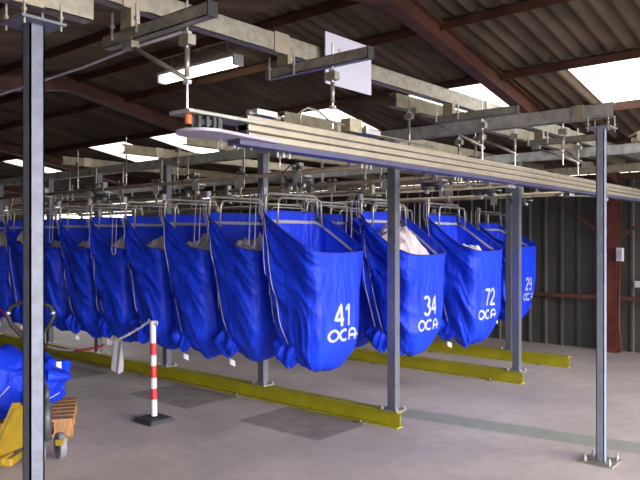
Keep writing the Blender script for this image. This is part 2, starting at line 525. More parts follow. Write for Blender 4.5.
def ybeam(u, v0, v1, lab, z0=2.585, z1=2.69, m='galv_warm', joints=()):
    t = thing('long_beam', (u, (v0+v1)/2, z0), lab, 'beam', 'beams running away over the bag rows')
    MB().channel('y', v0, v1, u, z0, z1, .06, 1).build('channel', M[m], t)
    for c in joints:
        MB().box(u+.031, u+.036, c-.055, c+.055, z0-.004, z1+.004).build('joint_plate', M['alu'], t)
    MB().box(u-.05, u+.05, -.06, .10, z0-.012, z0).build('seat_plate', M['galv'], t)
    return t
ybeam(-.87, -3.75, 4.6, 'long galvanized beam crossing over the whole foreground', m='galv', z0=2.59, z1=2.69, joints=(-3.33, -2.42, -.05, 1.6))
ybeam(-1.22, -.83, 4.6, 'high beam whose cut end shows right of the white board', joints=(-.1,))
ybeam(-2.34, -.85, 4.6, 'high beam with its cut end left of the white board', joints=(-.1,))
ybeam(-4.01, -.56, 4.6, 'high beam with its end under the lilac guard plate', joints=(-.1,))
ybeam(-5.10, -.58, 4.6, 'high beam ending in front of the left skylight', joints=(-.1,))
ybeam(-6.68, -.45, 4.6, 'leftmost high beam right of the broad front post', joints=(-.1,))
t = thing('long_beam', (-.82, -4.2, 2.475), 'short galvanized beam on top of the broad front post', 'beam')
MB().channel('y', -5.2, -3.55, -.83, 2.475, 2.585, .07, 1).build('channel', M['galv'], t)
MB().box(-.794, -.788, -3.90, -3.76, 2.47, 2.59).build('joint_plate', M['galv_warm'], t)

# short cross arms under the long galvanized beam, with rods down to the track
def stub(u0, u1, v, lab, z=2.46):
    t = thing('cross_arm', ((u0+u1)/2, v, 2.5), lab, 'arm', 'short arms under the long galvanized beam')
    MB().channel('x', u0, u1, v, z, z+.055, .045, -1, .004, .012).build('channel', M['galv'], t)
    MB().box(u1-.004, u1+.002, v-.024, v+.024, z-.002, z+.058).build('end_cap', M['black'], t)
    MB().box(-.91, -.83, v-.022, v+.022, z+.055, 2.592).build('clamp', M['galv_warm'], t)
    bolts(MB(), [(-.96, v-.03, 2.53), (-.78, v-.03, 2.53)], .006, .12, .012).build('clamp_stud', M['zinc'], t)
    return t
stub(-1.05, -.33, -3.33, 'galvanized cross arm above the round track end', 2.45)
stub(-1.0, -.30, -2.36, 'galvanized cross arm in front of the white board', 2.48)
stub(-.98, -.34, -.62, 'galvanized cross arm just before the long grey beam')
stub(-.98, -.34, 1.0, 'galvanized cross arm beyond the long grey beam')

TU, TZ0, TZ1 = -.52, 2.04, 2.15
def drop_rod(u, v, top, bot, lab, r=.011, brace=None, foot=None):
    t = thing('drop_rod', (u, v, bot), lab, 'rod', 'rods carrying the track')
    MB().cyl((u, v, bot+.13), (u, v, top-.08), r, 10).build('sleeve', M['galv'], t, smooth=True)
    MB().cyl((u, v, bot), (u, v, top+.12), r*.45, 8).cyl((u, v, top-.03), (u, v, top-.015), r*1.7, 6).cyl((u, v, bot+.1), (u, v, bot+.115), r*1.7, 6).build('threaded_rod', M['zinc'], t)
    MB().box(u-.03, u+.03, v-.02, v+.02, top-.07, top-.03).build('bracket', M['galv'], t)
    if brace:
        bu, bv, bz = brace
        MB().tube([(bu, bv, bz), (u, v, bot+.12)], r*.9, 8).build('brace', M['galv'], t, smooth=True)
        MB().box(bu-.035, bu+.035, bv-.02, bv+.02, bz-.015, bz+.03).build('brace_bracket', M['galv'], t)
    return t
drop_rod(TU, -3.30, 2.45, 2.125, 'galvanized rod and brace above the round track end', brace=(-.86, -3.335, 2.435))
drop_rod(TU-.02, -2.36, 2.48, 2.165, 'galvanized rod in front of the white board')
drop_rod(TU-.09, -.61, 2.46, 2.145, 'rod under the third cross arm with a long brace', brace=(-1.17, -.63, 2.57))
drop_rod(-1.19, -.66, 2.585, 2.145, 'rod hanging from the high beam right of the white board')
drop_rod(TU, 1.0, 2.46, 2.165, 'rod and brace under the fourth cross arm', brace=(-.9, 1.0, 2.44))
drop_rod(-1.15, .03, 2.46, 2.13, 'short rod under the grey beam left of its middle')
drop_rod(-1.0, .03, 2.46, 2.05, 'thin rod under the middle of the long grey beam', r=.009)
drop_rod(-.66, .03, 2.46, 2.16, 'rod with an inclined brace left of the slim post', brace=(-.95, .03, 2.42))
drop_rod(-.28, .03, 2.46, 2.16, 'rod and brace next to the slim right hand post', brace=(-.1, .03, 2.14))
for u, lab in ((-2.7, 'thin rod above bag 41'), (-4.2, 'thin rod under the high beam at the guard plate'), (-5.15, 'thin rod below the beam at the left skylight'),
               (-6.2, 'thin rod far left under the grey beam'), (-7.2, 'thin rod beside the broad front post')):
    drop_rod(u, -.5, 2.66 if u == -5.15 else 2.6, 2.24, lab, r=.008)

# the white board hanging behind the long beam
t = thing('white_board', (-.79, -1.9, 2.46), 'plain white board hung from the long galvanized beam', 'board')
MB().box(-.795, -.789, -2.12, -1.69, 2.475, 2.765).build('panel', M['white'], t)
for vf in (-2.0, -1.8): MB().cyl((-.81, vf, 2.68), (-.78, vf, 2.68), .01, 8).build('fixing', M['zinc'], t)

# ------------------------------------------------------------------ fluorescent light
t = thing('strip_light', (-4.05, -.4, 3.32), 'lit fluorescent batten light under the roof', 'light')
zl = 3.40
MB().box(-4.58, -3.33, -.50, -.36, zl, zl+.035).build('housing', M['white_pl'], t, bevel=.01)
MB().box(-4.55, -3.36, -.485, -.375, zl-.075, zl).build('diffuser', M['lamp'], t, bevel=.02)
for ue in (-4.585, -3.36): MB().box(ue, ue+.035, -.495, -.365, zl-.08, zl+.01).build('end_cap', M['white_pl'], t, bevel=.01)
for ue in (-4.4, -3.5): MB().cyl((ue, -.43, zl+.03), (ue, -.43, roof_z(-.43)-.02), .006, 6).build('fixing', M['galv'], t)
tag(MB().tube([(-3.3, -3.3, 2.45), (-2.2, -3.3, 2.41), (-1.3, -3.3, 2.42), (-.9, -3.3, 2.44), (-.56, -3.3, 2.44)], .006, 6).build('electric_cable', M['web'], smooth=True), 'thin grey cable slung below the first cross arm', 'cable')

# ------------------------------------------------------------------ the overhead chain track (cream profiles)
t = thing('conveyor_track', (TU, 0, TZ0), 'cream aluminium conveyor track running away above the bag ends', 'track')
v0, v1 = -3.0, 4.7
MB().box(TU-.035, TU+.035, v0, v1, 2.108, 2.141).build('upper_profile', M['alu'], t, bevel=.004)
MB().box(TU-.042, TU+.042, v0, v1, 2.071, 2.101).build('middle_profile', M['alu'], t, bevel=.004)
MB().box(TU-.045, TU+.045, v0, v1, 2.034, 2.064).build('lower_profile', M['alu'], t, bevel=.004)
MB().box(TU-.028, TU+.028, v0, v1, 2.04, 2.135).build('inner_web', M['dark'], t)
MB().box(TU-.040, TU+.040, v0-.05, v1, 2.008, 2.034).build('guide_strip', M['violet'], t, label='violet blue guide strip')
for v in (-1.95, -.95, .35, 1.35, 2.55):
    mb = MB()
    for k in (-1, 1):
        mb.box(TU-.055, TU-.046, v+k*.03-.014, v+k*.03+.014, 2.065, 2.142)
    mb.box(TU-.055, TU+.045, v-.05, v+.05, 2.141, 2.150)
    mb.build('joint_clamp', M['black'], t)
for v in (-2.75, -2.1, -1.1, -.3, .9, 1.8):
    for k in range(3): MB().cyl((TU-.03, v+k*.04, 1.985), (TU-.03, v+k*.04, 2.01), .006, 6).build('pin', M['zinc'], t)

# round end of the track
t = thing('track_end_unit', (TU, -3.2, 2.0), 'rounded lilac guard plate and chain wheel ending the track', 'conveyor end')
mb = MB()
pts = []
for k in range(17):
    a = math.pi + math.pi*k/16
    pts.append((TU+.11*math.cos(a), -3.22+.11*math.sin(a)))
pts += [(TU+.06, -2.83), (TU-.06, -2.83)]
n = len(pts)
mb.add([(x, y, 2.032) for x, y in pts] + [(x, y, 2.044) for x, y in pts], [tuple(range(n)), tuple(range(2*n-1, n-1, -1))] + [(i, (i+1) % n, n+(i+1) % n, n+i) for i in range(n)])
mb.build('guard_plate', M['lilac'], t)
mb = MB()
pts2 = [(TU-.10, -3.40), (TU+.10, -3.40), (TU+.10, -2.95), (TU-.10, -2.95)]
mb.box(TU-.06, TU+.07, -3.345, -2.93, 2.100, 2.116).build('top_plate', M['galv_dark'], t, bevel=.004)
mb = MB()
for k in range(14):
    a = 2*math.pi*k/14
    mb.box(TU+.07*math.cos(a)-.007, TU+.07*math.cos(a)+.007, -3.22+.07*math.sin(a)-.007, -3.22+.07*math.sin(a)+.007, 2.05, 2.095)
mb.cyl((TU, -3.22, 2.06), (TU, -3.22, 2.085), .065, 20)
mb.build('chain_wheel', M['dark'], t)
MB().cyl((TU+.02, -3.31, 2.062), (TU+.02, -3.31, 2.099), .014, 12).build('tension_knob', M['orange'], t, label='orange knob')
for k in range(4): MB().cyl((TU-.05+.03*(k % 2), -3.08+.05*k, 2.0), (TU-.05+.03*(k % 2), -3.08+.05*k, 2.033), .006, 6).build('pin', M['zinc'], t)
mb = MB().box(TU-.05, TU+.02, -2.93, -2.8, 2.155, 2.18).cyl((TU-.02, -2.95, 2.165), (TU-.02, -2.75, 2.165), .012, 8)
mb.build('tensioner', M['zinc'], t)

# air line loop on top of the track
tag(MB().tube([(TU-.01, -2.62, 2.16), (TU-.01, -2.61, 2.215), (TU-.01, -2.56, 2.24), (TU-.01, -2.48, 2.235), (TU-.01, -2.40, 2.20), (TU-.01, -2.0, 2.175), (TU-.01, -1.4, 2.17)], .006, 6).build('air_hose', M['galv'], smooth=True),
    'thin grey hose looping up from the cream track', 'hose')
t = thing('valve_box', (TU, -2.2, 2.151), 'small cream box with bright fittings on the track', 'box')
MB().box(TU-.03, TU+.03, -2.28, -2.18, 2.158, 2.225).build('box_body', M['galv_warm'], t)
MB().box(TU-.035, TU+.035, -2.15, -2.02, 2.161, 2.185).cyl((TU, -2.1, 2.18), (TU, -2.1, 2.21), .015, 8).build('fitting', M['zinc'], t)

# ------------------------------------------------------------------ rails above each bag row
def rail(v, u0, u1, z, lab, m='rail', r=.020, curve=True):
    t = thing('bag_rail', ((u0+u1)/2, v, z), lab, 'rail', 'rails the bags hang from')
    MB().tube([(u0, v, z), (u1, v, z)], r, 10).build('tube', M[m], t, smooth=True)
    MB().cyl((u1, v, z), (u1+.09, v, z), r*1.15, 10).build('joint_sleeve', M['zinc'], t, smooth=True)
    if curve:
        pts = []
        for k in range(9):
            a = math.pi/2*k/8
            pts.append((u1+.09+.3*math.sin(a), v+.3*(1-math.cos(a)), z-.02))
        MB().tube(pts, r*.7, 8).build('curve', M['galv'], t, smooth=True)
    u = u1-.5
    while u > u0:
        MB().box(u-.012, u+.012, v-.006, v+.006, z+r, z+.27).box(u-.03, u+.03, v-.025, v+.025, z+r, z+r+.008).build('suspension_bracket', M['galv_dark'], t)
        u -= 1.3
    return t
ROWV = [(-.505, -1.38), (.66, -1.38), (1.76, -1.38), (4.02, -1.9)]
rail(-.505, -14, -1.38, 2.205, 'dark brown rail over the front row of bags')
rail(.66, -14, -1.38, 2.205, 'dark brown rail over the row of bag 34')
rail(1.76, -14, -1.38, 2.205, 'dark brown rail over the row of bag 72')
rail(4.02, -14, -1.9, 2.205, 'dark rail over the row of bag 29')
rail(2.9, -14, -1.2, 2.16, 'pale rail between the rows of bags 72 and 29', 'galv_warm', .014, False)
rail(-.05, -14, -1.5, 2.28, 'pale thin rail just behind the front row', 'galv_warm', .013, False)
rail(1.2, -14, -1.2, 2.12, 'thin pale rail between the rows of bags 34 and 72', 'galv_warm', .012, False)
# collecting rail across the row ends
tag(MB().tube([(-1.05, -.4, 2.14), (-1.05, 1.0, 2.14), (-1.1, 3.0, 2.15), (-1.2, 4.3, 2.15)], .013, 8).build('collecting_rail', M['galv_warm'], smooth=True), 'pale collecting rail crossing the ends of the bag rows', 'rail')
tag(MB().tube([(-4.2, 4.55, 2.24), (-.3, 4.6, 2.24), (.9, 4.3, 2.24), (1.3, 3.6, 2.24)], .016, 8).build('return_rail', M['galv_warm'], smooth=True), 'pale return rail in front of the dark cladding', 'rail')

def switch_unit(c, lab, seed):
    rnd = random.Random(seed)
    x, y, z = c
    t = thing('rail_switch', c, lab, 'rail switch', 'rail switches')
    MB().box(x-.10, x+.10, y-.05, y+.05, z-.01, z+.004).box(x-.02, x+.02, y-.03, y+.03, z, z+.12).build('frame', M['galv_dark'], t)
    cy = MB().cyl((x-.09, y-.03, z-.04), (x+.08, y-.03, z-.04), .022, 12).build('cylinder', M['dark'], t, smooth=True)
    MB().cyl((x+.08, y-.03, z-.04), (x+.16, y-.03, z-.045), .007, 8).build('piston', M['zinc'], cy, smooth=True)
    MB().box(x-.13, x-.09, y-.05, y+.01, z-.09, z-.02).box(x+.02, x+.06, y-.06, y-.01, z-.10, z-.06).build('block', M['dark'], t)
    MB().tube([(x-.11, y-.05, z-.03), (x-.14, y-.08, z+.03), (x-.06, y-.07, z+.09), (x, y-.03, z+.11)], .006, 6).build('hose', M['black'], t, smooth=True)
    for dx, dz in ((-.07, -.11), (.09, -.09)): MB().cyl((x+dx, y-.06, z+dz), (x+dx, y-.035, z+dz), .02, 12).build('roller', M['zinc'], t, smooth=True)
for k, (c, lab) in enumerate([((-2.45, -.505, 2.17), 'rail switch with hoses above bag 41'), ((-1.75, .66, 2.17), 'rail switch above bag 34'),
                              ((-1.75, 1.76, 2.17), 'rail switch above bag 72'), ((-3.9, -.505, 2.17), 'rail switch left of the row middle'),
                              ((-2.9, 1.2, 2.10), 'rail switch deep between bags 34 and 72'), ((-4.7, .66, 2.15), 'rail switch behind the front row middle'),
                              ((-1.9, 2.9, 2.12), 'rail switch deep beside the grey middle post'), ((-5.6, -.505, 2.17), 'rail switch over the left front bags'),
                              ((-7.0, -.505, 2.17), 'rail switch over the far left front bags')]):
    switch_unit(c, lab, k)

# drive machinery on the second beam, right edge of the picture
t = thing('drive_unit', (.2, 2.5, 2.585), 'pale chain drive with wheels on top of the second beam', 'conveyor drive')
MB().box(-.55, 1.0, 2.40, 2.52, 2.585, 2.60).box(-.5, .9, 2.46, 2.47, 2.60, 2.66).build('frame', M['alu'], t)
for u in (-.2, .15, .55):
    ring = [(u+.07*math.cos(a*math.pi/8), 2.39, 2.70+.07*math.sin(a*math.pi/8)) for a in range(16)]
    MB().tube(ring, .012, 8, True).cyl((u, 2.38, 2.70), (u, 2.44, 2.70), .02, 10).box(u-.008, u+.008, 2.385, 2.395, 2.60, 2.77).build('wheel', M['zinc'], t, smooth=False)
MB().tube([(-.5, 2.38, 2.66), (-.2, 2.38, 2.79), (.55, 2.38, 2.79), (.9, 2.38, 2.64)], .012, 8).build('guide_tube', M['alu'], t, smooth=True)
MB().box(-.42, -.3, 2.36, 2.5, 2.60, 2.70).build('motor', M['galv_warm'], t, bevel=.01)

# ------------------------------------------------------------------ bag hangers
def hanger(u, v0, v1, lab, group):
    vm = (v0+v1)/2
    t = thing('bag_hanger', (u, vm, 1.98), lab, 'hanger', group)
    zt = 2.0
    def U(uu, za, zb, a, b, r=.0125):
        R = .05
        pts = [(uu, a, zb)]
        for k in range(7):
            w = math.pi/2*k/6
            pts.append((uu, a+.012+R*(1-math.cos(w)), za-R+R*math.sin(w)))
        for k in range(7):
            w = math.pi/2*k/6
            pts.append((uu, b-.012-R+R*math.sin(w), za-R+R*math.cos(w)))
        pts.append((uu, b, zb))
        return MB().tube(pts, r, 8)
    U(u, zt, 1.80, v0+.02, v1-.02).build('tube', M['hanger'], t, smooth=True)
    U(u+.12, zt-.04, 1.72, v0+.05, v1-.1, .009).build('rear_tube', M['hanger'], t, smooth=True)
    MB().bar((u, v0+.06, zt-.03), (u+.12, v0+.08, zt-.05), .01, .01).bar((u, v1-.06, zt-.03), (u+.12, v1-.12, zt-.05), .01, .01).build('cross_link', M['hanger'], t)
    for vv in (v0+.02, v1-.02):
        MB().box(u-.012, u+.03, vv-.012, vv+.012, 1.775, 1.805).bar((u+.01, vv, 1.79), (u+.06, vv, 1.755), .02, .014).build('clip', M['dark'], t)
    MB().tube([(u+.06, vm, zt), (u+.06, vm, 2.10), (u+.06, vm+.02, 2.14)], .008, 8).build('hook', M['hanger'], t, smooth=True)
    MB().box(u+.01, u+.11, vm-.004, vm+.004, 2.10, 2.19).build('trolley_plate', M['galv_dark'], t)
    for k in (-1, 1):
        MB().cyl((u+.06+k*.035, vm-.02, 2.24), (u+.06+k*.035, vm+.02, 2.24), .018, 12).build('wheel', M['dark'], t, smooth=True)
    MB().box(u-.015, u+.02, v0-.01, v0+.03, zt-.01, zt+.05).cyl((u, v0+.005, zt+.03), (u, v0+.035, zt+.03), .02, 10).build('latch', M['web'], t)
    return t

# ------------------------------------------------------------------ blue bags
HU, HV = .305, .365
def spow(x, p): return math.copysign(abs(x)**p, x)

def bag_surface(cu, cv, top, low, bot, seed, sag=.07, near_fold=1.0, lean=0.0):
    rnd = random.Random(seed)
    ph = [rnd.uniform(0, 6.28) for _ in range(12)]
    amp = [rnd.uniform(.7, 1.3) for _ in range(12)]
    off = Vector((rnd.uniform(0, 50), rnd.uniform(0, 50), 0))
    NT, NS = 200, 72
    def P(th, s):
        c, si = math.cos(th), math.sin(th)
        n = 9 - 5.0*min(1, s*1.1)
        a, b = spow(c, 2/n), spow(si, 2/n)
        # rim height
        tx = (a+1)/2
        zr = top + (low-top)*min(1, max(0, (tx-.04)/.96))**1.05
        nearside = max(0, -b)**6
        zr -= sag*math.sin(math.pi*min(1, tx))**1.2*nearside
        zr -= .015*math.sin(math.pi*(b+1)/2)*max(0, a)**6
        # closing of the bottom
        K = .62
        if s > K:
            q = (s-K)/(1-K)
            k = math.cos(q*math.pi/2)**.72
            zs = K + (1-K)*math.sin(q*math.pi/2)**1.0
        else:
            k, zs = 1, s
        if a > 0: bu = 1 + (.05+lean)*math.sin(math.pi*min(1, s/1.1)) - .12*s
        else: bu = 1 + .02*math.sin(math.pi*min(1, s*1.6)) - .50*s**1.5
        bv = 1 - (.33 if b > 0 else .16)*s**1.35
        if s < .06: bu += .02*(1-s/.06)*max(0, a)
        z = zr + (bot - zr)*zs
        z += (1-k)*0 + .04*s*s*(0 if k < .05 else 1)*(-a)*k
        u = cu + HU*a*bu*k + .03*s*s
        v = cv + HV*b*bv*k
        p = Vector((u, v, z))
        # folds
        ns = max(0, -b)**3 * near_fold
        ls = max(0, -a)**3
        rs = max(0, a)**3
        fs = max(0, b)**3
        d = 0
        du, dz = (a+1)*HU + .05, (top - z) + .04
        ang = math.atan2(du, dz)
        rad = math.hypot(du, dz)
        nz = noise.noise(Vector((ang*2.5, rad*1.4, 0)) + off)
        env = min(1, rad*3)*(1 - .2*min(1, s))
        rdg = lambda x: 1 - 2*abs(math.sin(x))**.7
        f = rdg(ang*13 + ph[0] + nz*2.6)*.026*amp[0] + rdg(ang*27 + ph[1] + nz*5)*.012*amp[1] + math.sin(ang*8 + ph[2])*.018
        d += f*env*ns
        nz2 = noise.noise(Vector((b*2, z*1.2, 5)) + off)
        d += ls*(math.sin(b*13 + ph[3] + nz2*3)*.015 + math.sin(b*29 + ph[4])*.004)*min(1, s*6+.2)
        d += fs*(math.sin(a*17 + ph[6] + nz2*2)*.005)
        d += rs*(math.sin(b*46 + ph[5])*.0022*max(0, 1 - s*2.2) + nz2*.02*min(1, s*2) + math.sin(b*9 + z*5 + ph[7] + nz2*4)*.007*min(1, s*3))
        # crumple near the bottom
        nb = noise.noise(Vector((u*5, v*5, z*5)) + off)
        nb2 = noise.noise(Vector((u*13, v*13, z*11)) + off)
        w = max(0, s-.55)/.45
        d += (nb*.07 + nb2*.035)*w*(1-.6*rs)
        d += noise.noise(Vector((u*2.2, v*2.2, z*1.8)) + off)*.022*min(1, s*3)*(1-.4*rs)
        nrm = Vector((a/HU, b/HV, 0))
        if nrm.length > 0: nrm.normalize()
        nrm = (nrm*k + Vector((0, 0, -1))*(1-k))
        return p + nrm*d
    return P, NT, NS

LAST = {}
def strokes(ch):
    def arc(cx, cy, rx, ry, a0, a1, n=14):
        return [(cx+rx*math.cos(math.radians(a0+(a1-a0)*k/n)), cy+ry*math.sin(math.radians(a0+(a1-a0)*k/n))) for k in range(n+1)]
    return {
        '4': [[(.72, 0), (.72, .98), (.05, .30), (1.0, .30)]],
        '1': [[(.15, .72), (.60, .96), (.60, 0)]],
        '3': [arc(.45, .74, .38, .22, 150, -80)+arc(.45, .27, .42, .25, 80, -150)],
        '7': [[(.05, .94), (.92, .94), (.38, 0)]],
        '2': [arc(.47, .70, .38, .26, 165, -30)+[(.08, .05), (.92, .05)]],
        '9': [arc(.48, .68, .36, .26, 0, 360), [(.84, .68)]+arc(.45, .30, .39, .26, 10, -140)],
        'O': [arc(.5, .5, .44, .44, 0, 360, 24)],
        'C': [arc(.5, .5, .44, .44, 50, 310, 20)],
        'A': [[(.14, 0), (.14, .45)]+arc(.45, .58, .32, .36, 170, 10, 10)+[(.76, 0)], [(.15, .40), (1.12, .40)]],
    }[ch]

def lettering(bvh, v_of, z_of, text, adv, w, uref):
    """ribbons laid on the bag's end face; v_of/z_of map glyph space to the face"""
    mb = MB()
    x0 = 0
    for ch in text:
        for pl in strokes(ch):
            pts = []
            for i in range(len(pl)-1):
                a, b = Vector((pl[i][0], pl[i][1])), Vector((pl[i+1][0], pl[i+1][1]))
                m = max(1, int((b-a).length/.12))
                for k in range(m): pts.append(a.lerp(b, k/m))
            pts.append(Vector(pl[-1]))
            real = [Vector((v_of(x0+p.x), z_of(p.y))) for p in pts]
            vs = []
            for i, p in enumerate(real):
                d = (real[min(i+1, len(real)-1)] - real[max(i-1, 0)])
                if d.length < 1e-6: d = Vector((1, 0))
                d.normalize()
                nn = Vector((-d.y, d.x))*w/2
                for q in (p+nn, p-nn):
                    h = bvh.ray_cast(Vector((uref+1.5, q.x, q.y)), Vector((-1, 0, 0)), 3)
                    uu = h[0].x if h[0] is not None else uref
                    vs.append((uu+.004, q.x, q.y))
            mb.add(vs, [(2*i, 2*i+1, 2*i+3, 2*i+2) for i in range(len(real)-1)])
        x0 += adv
    return mb

def bag(cu, cv, top, low, bot, seed, lab, grp, number=None, ropes=True, heap=None, loop=True, detail=True, lean=0.0, sag=.07):
    P, NT, NS = bag_surface(cu, cv, top, low, bot, seed, lean=lean, sag=sag)
    t = thing('laundry_bag', (cu, cv, bot), lab, 'laundry bag', grp)
    th = [2*math.pi*i/NT for i in range(NT)]
    ss = [(j/(NS-1)) for j in range(NS)]
    mb = MB().grid(NT, NS, lambda i, j: P(th[i], min(ss[j], .9995)), True)
    bvh = BVHTree.FromPolygons([tuple(p) for p in mb.v], mb.f)
    body = mb.build('bag_body', M['blue'], t, smooth=True)
    rim = [P(a, 0)+Vector((0, 0, .002)) for a in th]
    MB().tube(rim, .0075, 6, True).build('rim_hem', M['hem'], body, smooth=True)
    MB().tube([P(a, .075)+Vector((math.cos(a), math.sin(a), 0))*.001 for a in th], .0028, 5, True).build('hem_seam', M['hem'], body, smooth=True)
    # webbing stripe inside: along the left end and the far side
    mb = MB()
    idx = [i for i in range(NT) if (th[i] > .10 and th[i] < math.pi*1.18)]
    vs = []
    for i in idx:
        for dz in (-.078, -.106):
            p = P(th[i], 0)
            q = P(th[i], min(.95, -dz/max(.2, p.z-bot)))
            c = Vector((cu, cv, q.z))
            vs.append(q + (c-q).normalized()*.012)
    mb.add(vs, [(2*k, 2*k+1, 2*k+3, 2*k+2) for k in range(len(idx)-1)])
    mb.build('webbing_stripe', M['web'], t, smooth=True, label='pale grey webbing stripe')
    kn = Vector((cu-.14, cv-.25, bot+.13))
    if ropes:
        rnd = random.Random(seed+99)
        def on(x, z):
            h = bvh.ray_cast(Vector((x, cv-2, z)), Vector((0, 1, 0)), 4)
            if h[0] is not None and h[0].y < cv: LAST['y'] = h[0].y - .008
            return LAST['y']
        c0 = Vector((cu-HU+.02, cv-HV-.01, 2.0))
        for k, (dx, x1, z1) in enumerate(((.0, cu-.13, bot+.17), (.03, cu-.04, bot+.24))):
            LAST['y'] = cv-HV
            pts = [c0+Vector((dx, 0, 0)), c0+Vector((dx, -.005, -.15))]
            for m in range(1, 15):
                q = m/14
                x = c0.x+dx + (x1-c0.x-dx)*q**1.15
                z = (top-.02) + (z1-top+.02)*q
                pts.append(Vector((x, on(x, z), z)))
            MB().tube(pts, .0042, 6).build('draw_cord', M['rope'], t, smooth=True)
        if loop:
            lx = cu-HU-.07+rnd.uniform(-.015, .015); w = .035; zb = 1.62-rnd.uniform(.02, .2)
            pts = [(lx-w, cv-HV-.012, 2.0), (lx-w, cv-HV-.03, zb+.05)]
            pts += [(lx-w*math.cos(a*math.pi/8), cv-HV-.03, zb+.05-.05*math.sin(a*math.pi/8)) for a in range(1, 8)]
            pts += [(lx+w, cv-HV-.03, zb+.05), (lx+w, cv-HV-.012, 2.0)]
            MB().tube(pts, .0042, 6).build('cord_loop', M['rope'], t, smooth=True)
    if detail:
        # gathered tuft where the bottom is tied
        rnd = random.Random(seed+5)
        pp = [rnd.uniform(0, 6.28) for _ in range(4)]
        def tuft(i, j):
            a = 2*math.pi*i/56; q = j/14
            r = (.095*math.sin(math.pi*(q**.7))**.8+.01)*(1+.22*math.sin(a*4+pp[0]+q*3)+.20*math.sin(a*7+pp[1]+q*9)+.12*math.sin(a*11+q*14))
            return (kn.x+r*1.25*math.cos(a)+.05*q, kn.y+.02+r*.8*math.sin(a), kn.z+.15-.24*q+.02*math.sin(a*3+pp[2]))
        tb = MB().grid(56, 15, tuft, True).build('tied_bottom', M['blue'], t, smooth=True)
        if seed % 3 != 2:
            mb = MB()
            g = [(kn.x+.06+.05*i/5, kn.y+.02-.02*math.sin(i*.9)-.01, kn.z-.10-.05*j/4-.03*(i/5)**2) for j in range(5) for i in range(6)]
            mb.add(g, [(j*6+i, j*6+i+1, (j+1)*6+i+1, (j+1)*6+i) for j in range(4) for i in range(5)])
            mb.build('cloth_tag', M['tag'], tb, smooth=True, label='white cloth tag')
    if number:
        v_n, z_n, hh, ww = number['num']
        n = number['text']
        lettering(bvh, lambda x: v_n + x*ww, lambda y: z_n + y*hh, n, 1.12, .028, cu+HU).build('printed_number', M['print'], body, label='silver printed number')
        v_n, z_n, hh, ww = number['name']
        lettering(bvh, lambda x: v_n + x*ww, lambda y: z_n + y*hh, 'OCA', 1.0, .022, cu+HU).build('printed_name', M['print'], body, label='silver printed letters')
    if heap:
        hz, hu, hr = heap
        off = Vector((seed*3.1, 0, 0))
        def hp(i, j):
            a = 2*math.pi*i/90; q = j/34
            r = q
            uu = cu+hu + (HU*.88-abs(hu))*spow(math.cos(a), .7)*r
            vv = cv + (HV*.88)*spow(math.sin(a), .7)*r
            base = hz - hr*q*q*1.3
            nn = noise.noise(Vector((uu*8, vv*8, 0))+off)*.09 - abs(noise.noise(Vector((uu*11, vv*11, 3))+off))*.14 - abs(noise.noise(Vector((uu*24, vv*24, 7))+off))*.05 + .04
            slope = (low-top)/(2*HU)*.8*(uu-cu)
            return (uu, vv, base + nn*(1-.5*q) + slope)
        mb = MB().grid(90, 35, hp, True)
        tag(mb.build('soiled_linen', M['linen'], None, smooth=True), 'heap of pale crumpled linen in ' + lab.replace('blue', 'the blue'), 'linen', 'linen heaps in the bags', 'stuff')
    return t, bvh

G1 = 'blue laundry bags of the front row'
PITCH = .672
labs1 = ['large blue bag printed forty-one at the right end of the front row', 'blue laundry bag directly left of number 41', 'second blue laundry bag left of number 41',
         'third blue bag left of number 41, above the striped barrier post', 'fourth blue bag left of number 41, above the hanging white cloth',
         'fifth blue bag left of number 41', 'sixth blue bag left of number 41, just right of the broad post',
         'blue laundry bag partly hidden by the broad front post', 'blue laundry bag at the left edge of the row', 'last blue bag cut by the left picture edge']
hl1 = ['bent tube hanger of the large right end bag in the front row', 'bent tube hanger directly left of the front row end bag', 'third tube hanger from the right in the front row',
       'fourth tube hanger from the right in the front row', 'fifth tube hanger from the right in the front row', 'sixth tube hanger from the right in the front row',
       'tube hanger just right of the broad front post', 'tube hanger hidden by the broad front post', 'tube hanger near the left picture edge', 'tube hanger cut by the left picture edge']
C1 = -2.235
V1 = -.56
for k in range(10):
    u = C1 - PITCH*k - (.06 if k else 0)
    num = dict(text='41', num=(-.655, .88, .185, .105), name=(-.725, .755, .10, .122)) if k == 0 else None
    heap = None if k == 0 else (1.63 + (.16 if k in (7, 8) else 0)+.02*math.sin(k*3), .05, .16)
    bag(u, V1, 1.855, 1.50, .48+.012*math.sin(k*2.3), 11+k, labs1[k], G1, num, heap=heap, loop=(k in (0, 1, 3, 5)), sag=.02 if k == 0 else .10, lean=0 if k == 0 else .10)
    hanger(u-HU+.05, V1-HV, V1+HV, hl1[k], 'hangers of the front row')

def rowbag(word, cu, cv, text, num, name, low, seed, heap, more, desc, top=1.88, bot=.48):
    g = 'blue laundry bags of the row ending at number ' + word
    bag(cu, cv, top, low, bot, seed, desc, g, dict(text=text, num=num, name=name), heap=heap, detail=True)
    hanger(cu-HU+.05, cv-HV, cv+HV, 'bent tube hanger above the blue bag printed ' + word, g.replace('bags', 'bag hangers'))
    for k in range(1, more+1):
        l2 = 'blue bag %s behind the one printed %s' % (('next in line', 'second in line')[k-1], word)
        bag(cu-PITCH*k-.04, cv, top, low, bot, seed+k*7, l2, g, None, heap=None, ropes=(k == 1), loop=False)
        hanger(cu-HU+.05-PITCH*k-.04, cv-HV, cv+HV, 'bent tube hanger of the ' + l2, g.replace('bags', 'bag hangers'))
rowbag('thirty-four', -2.115, .635, '34', (.53, .885, .18, .105), (.435, .74, .10, .12), 1.465, 41, (1.69, .0, .17), 2, 'blue bag printed thirty-four, heaped with pale linen')
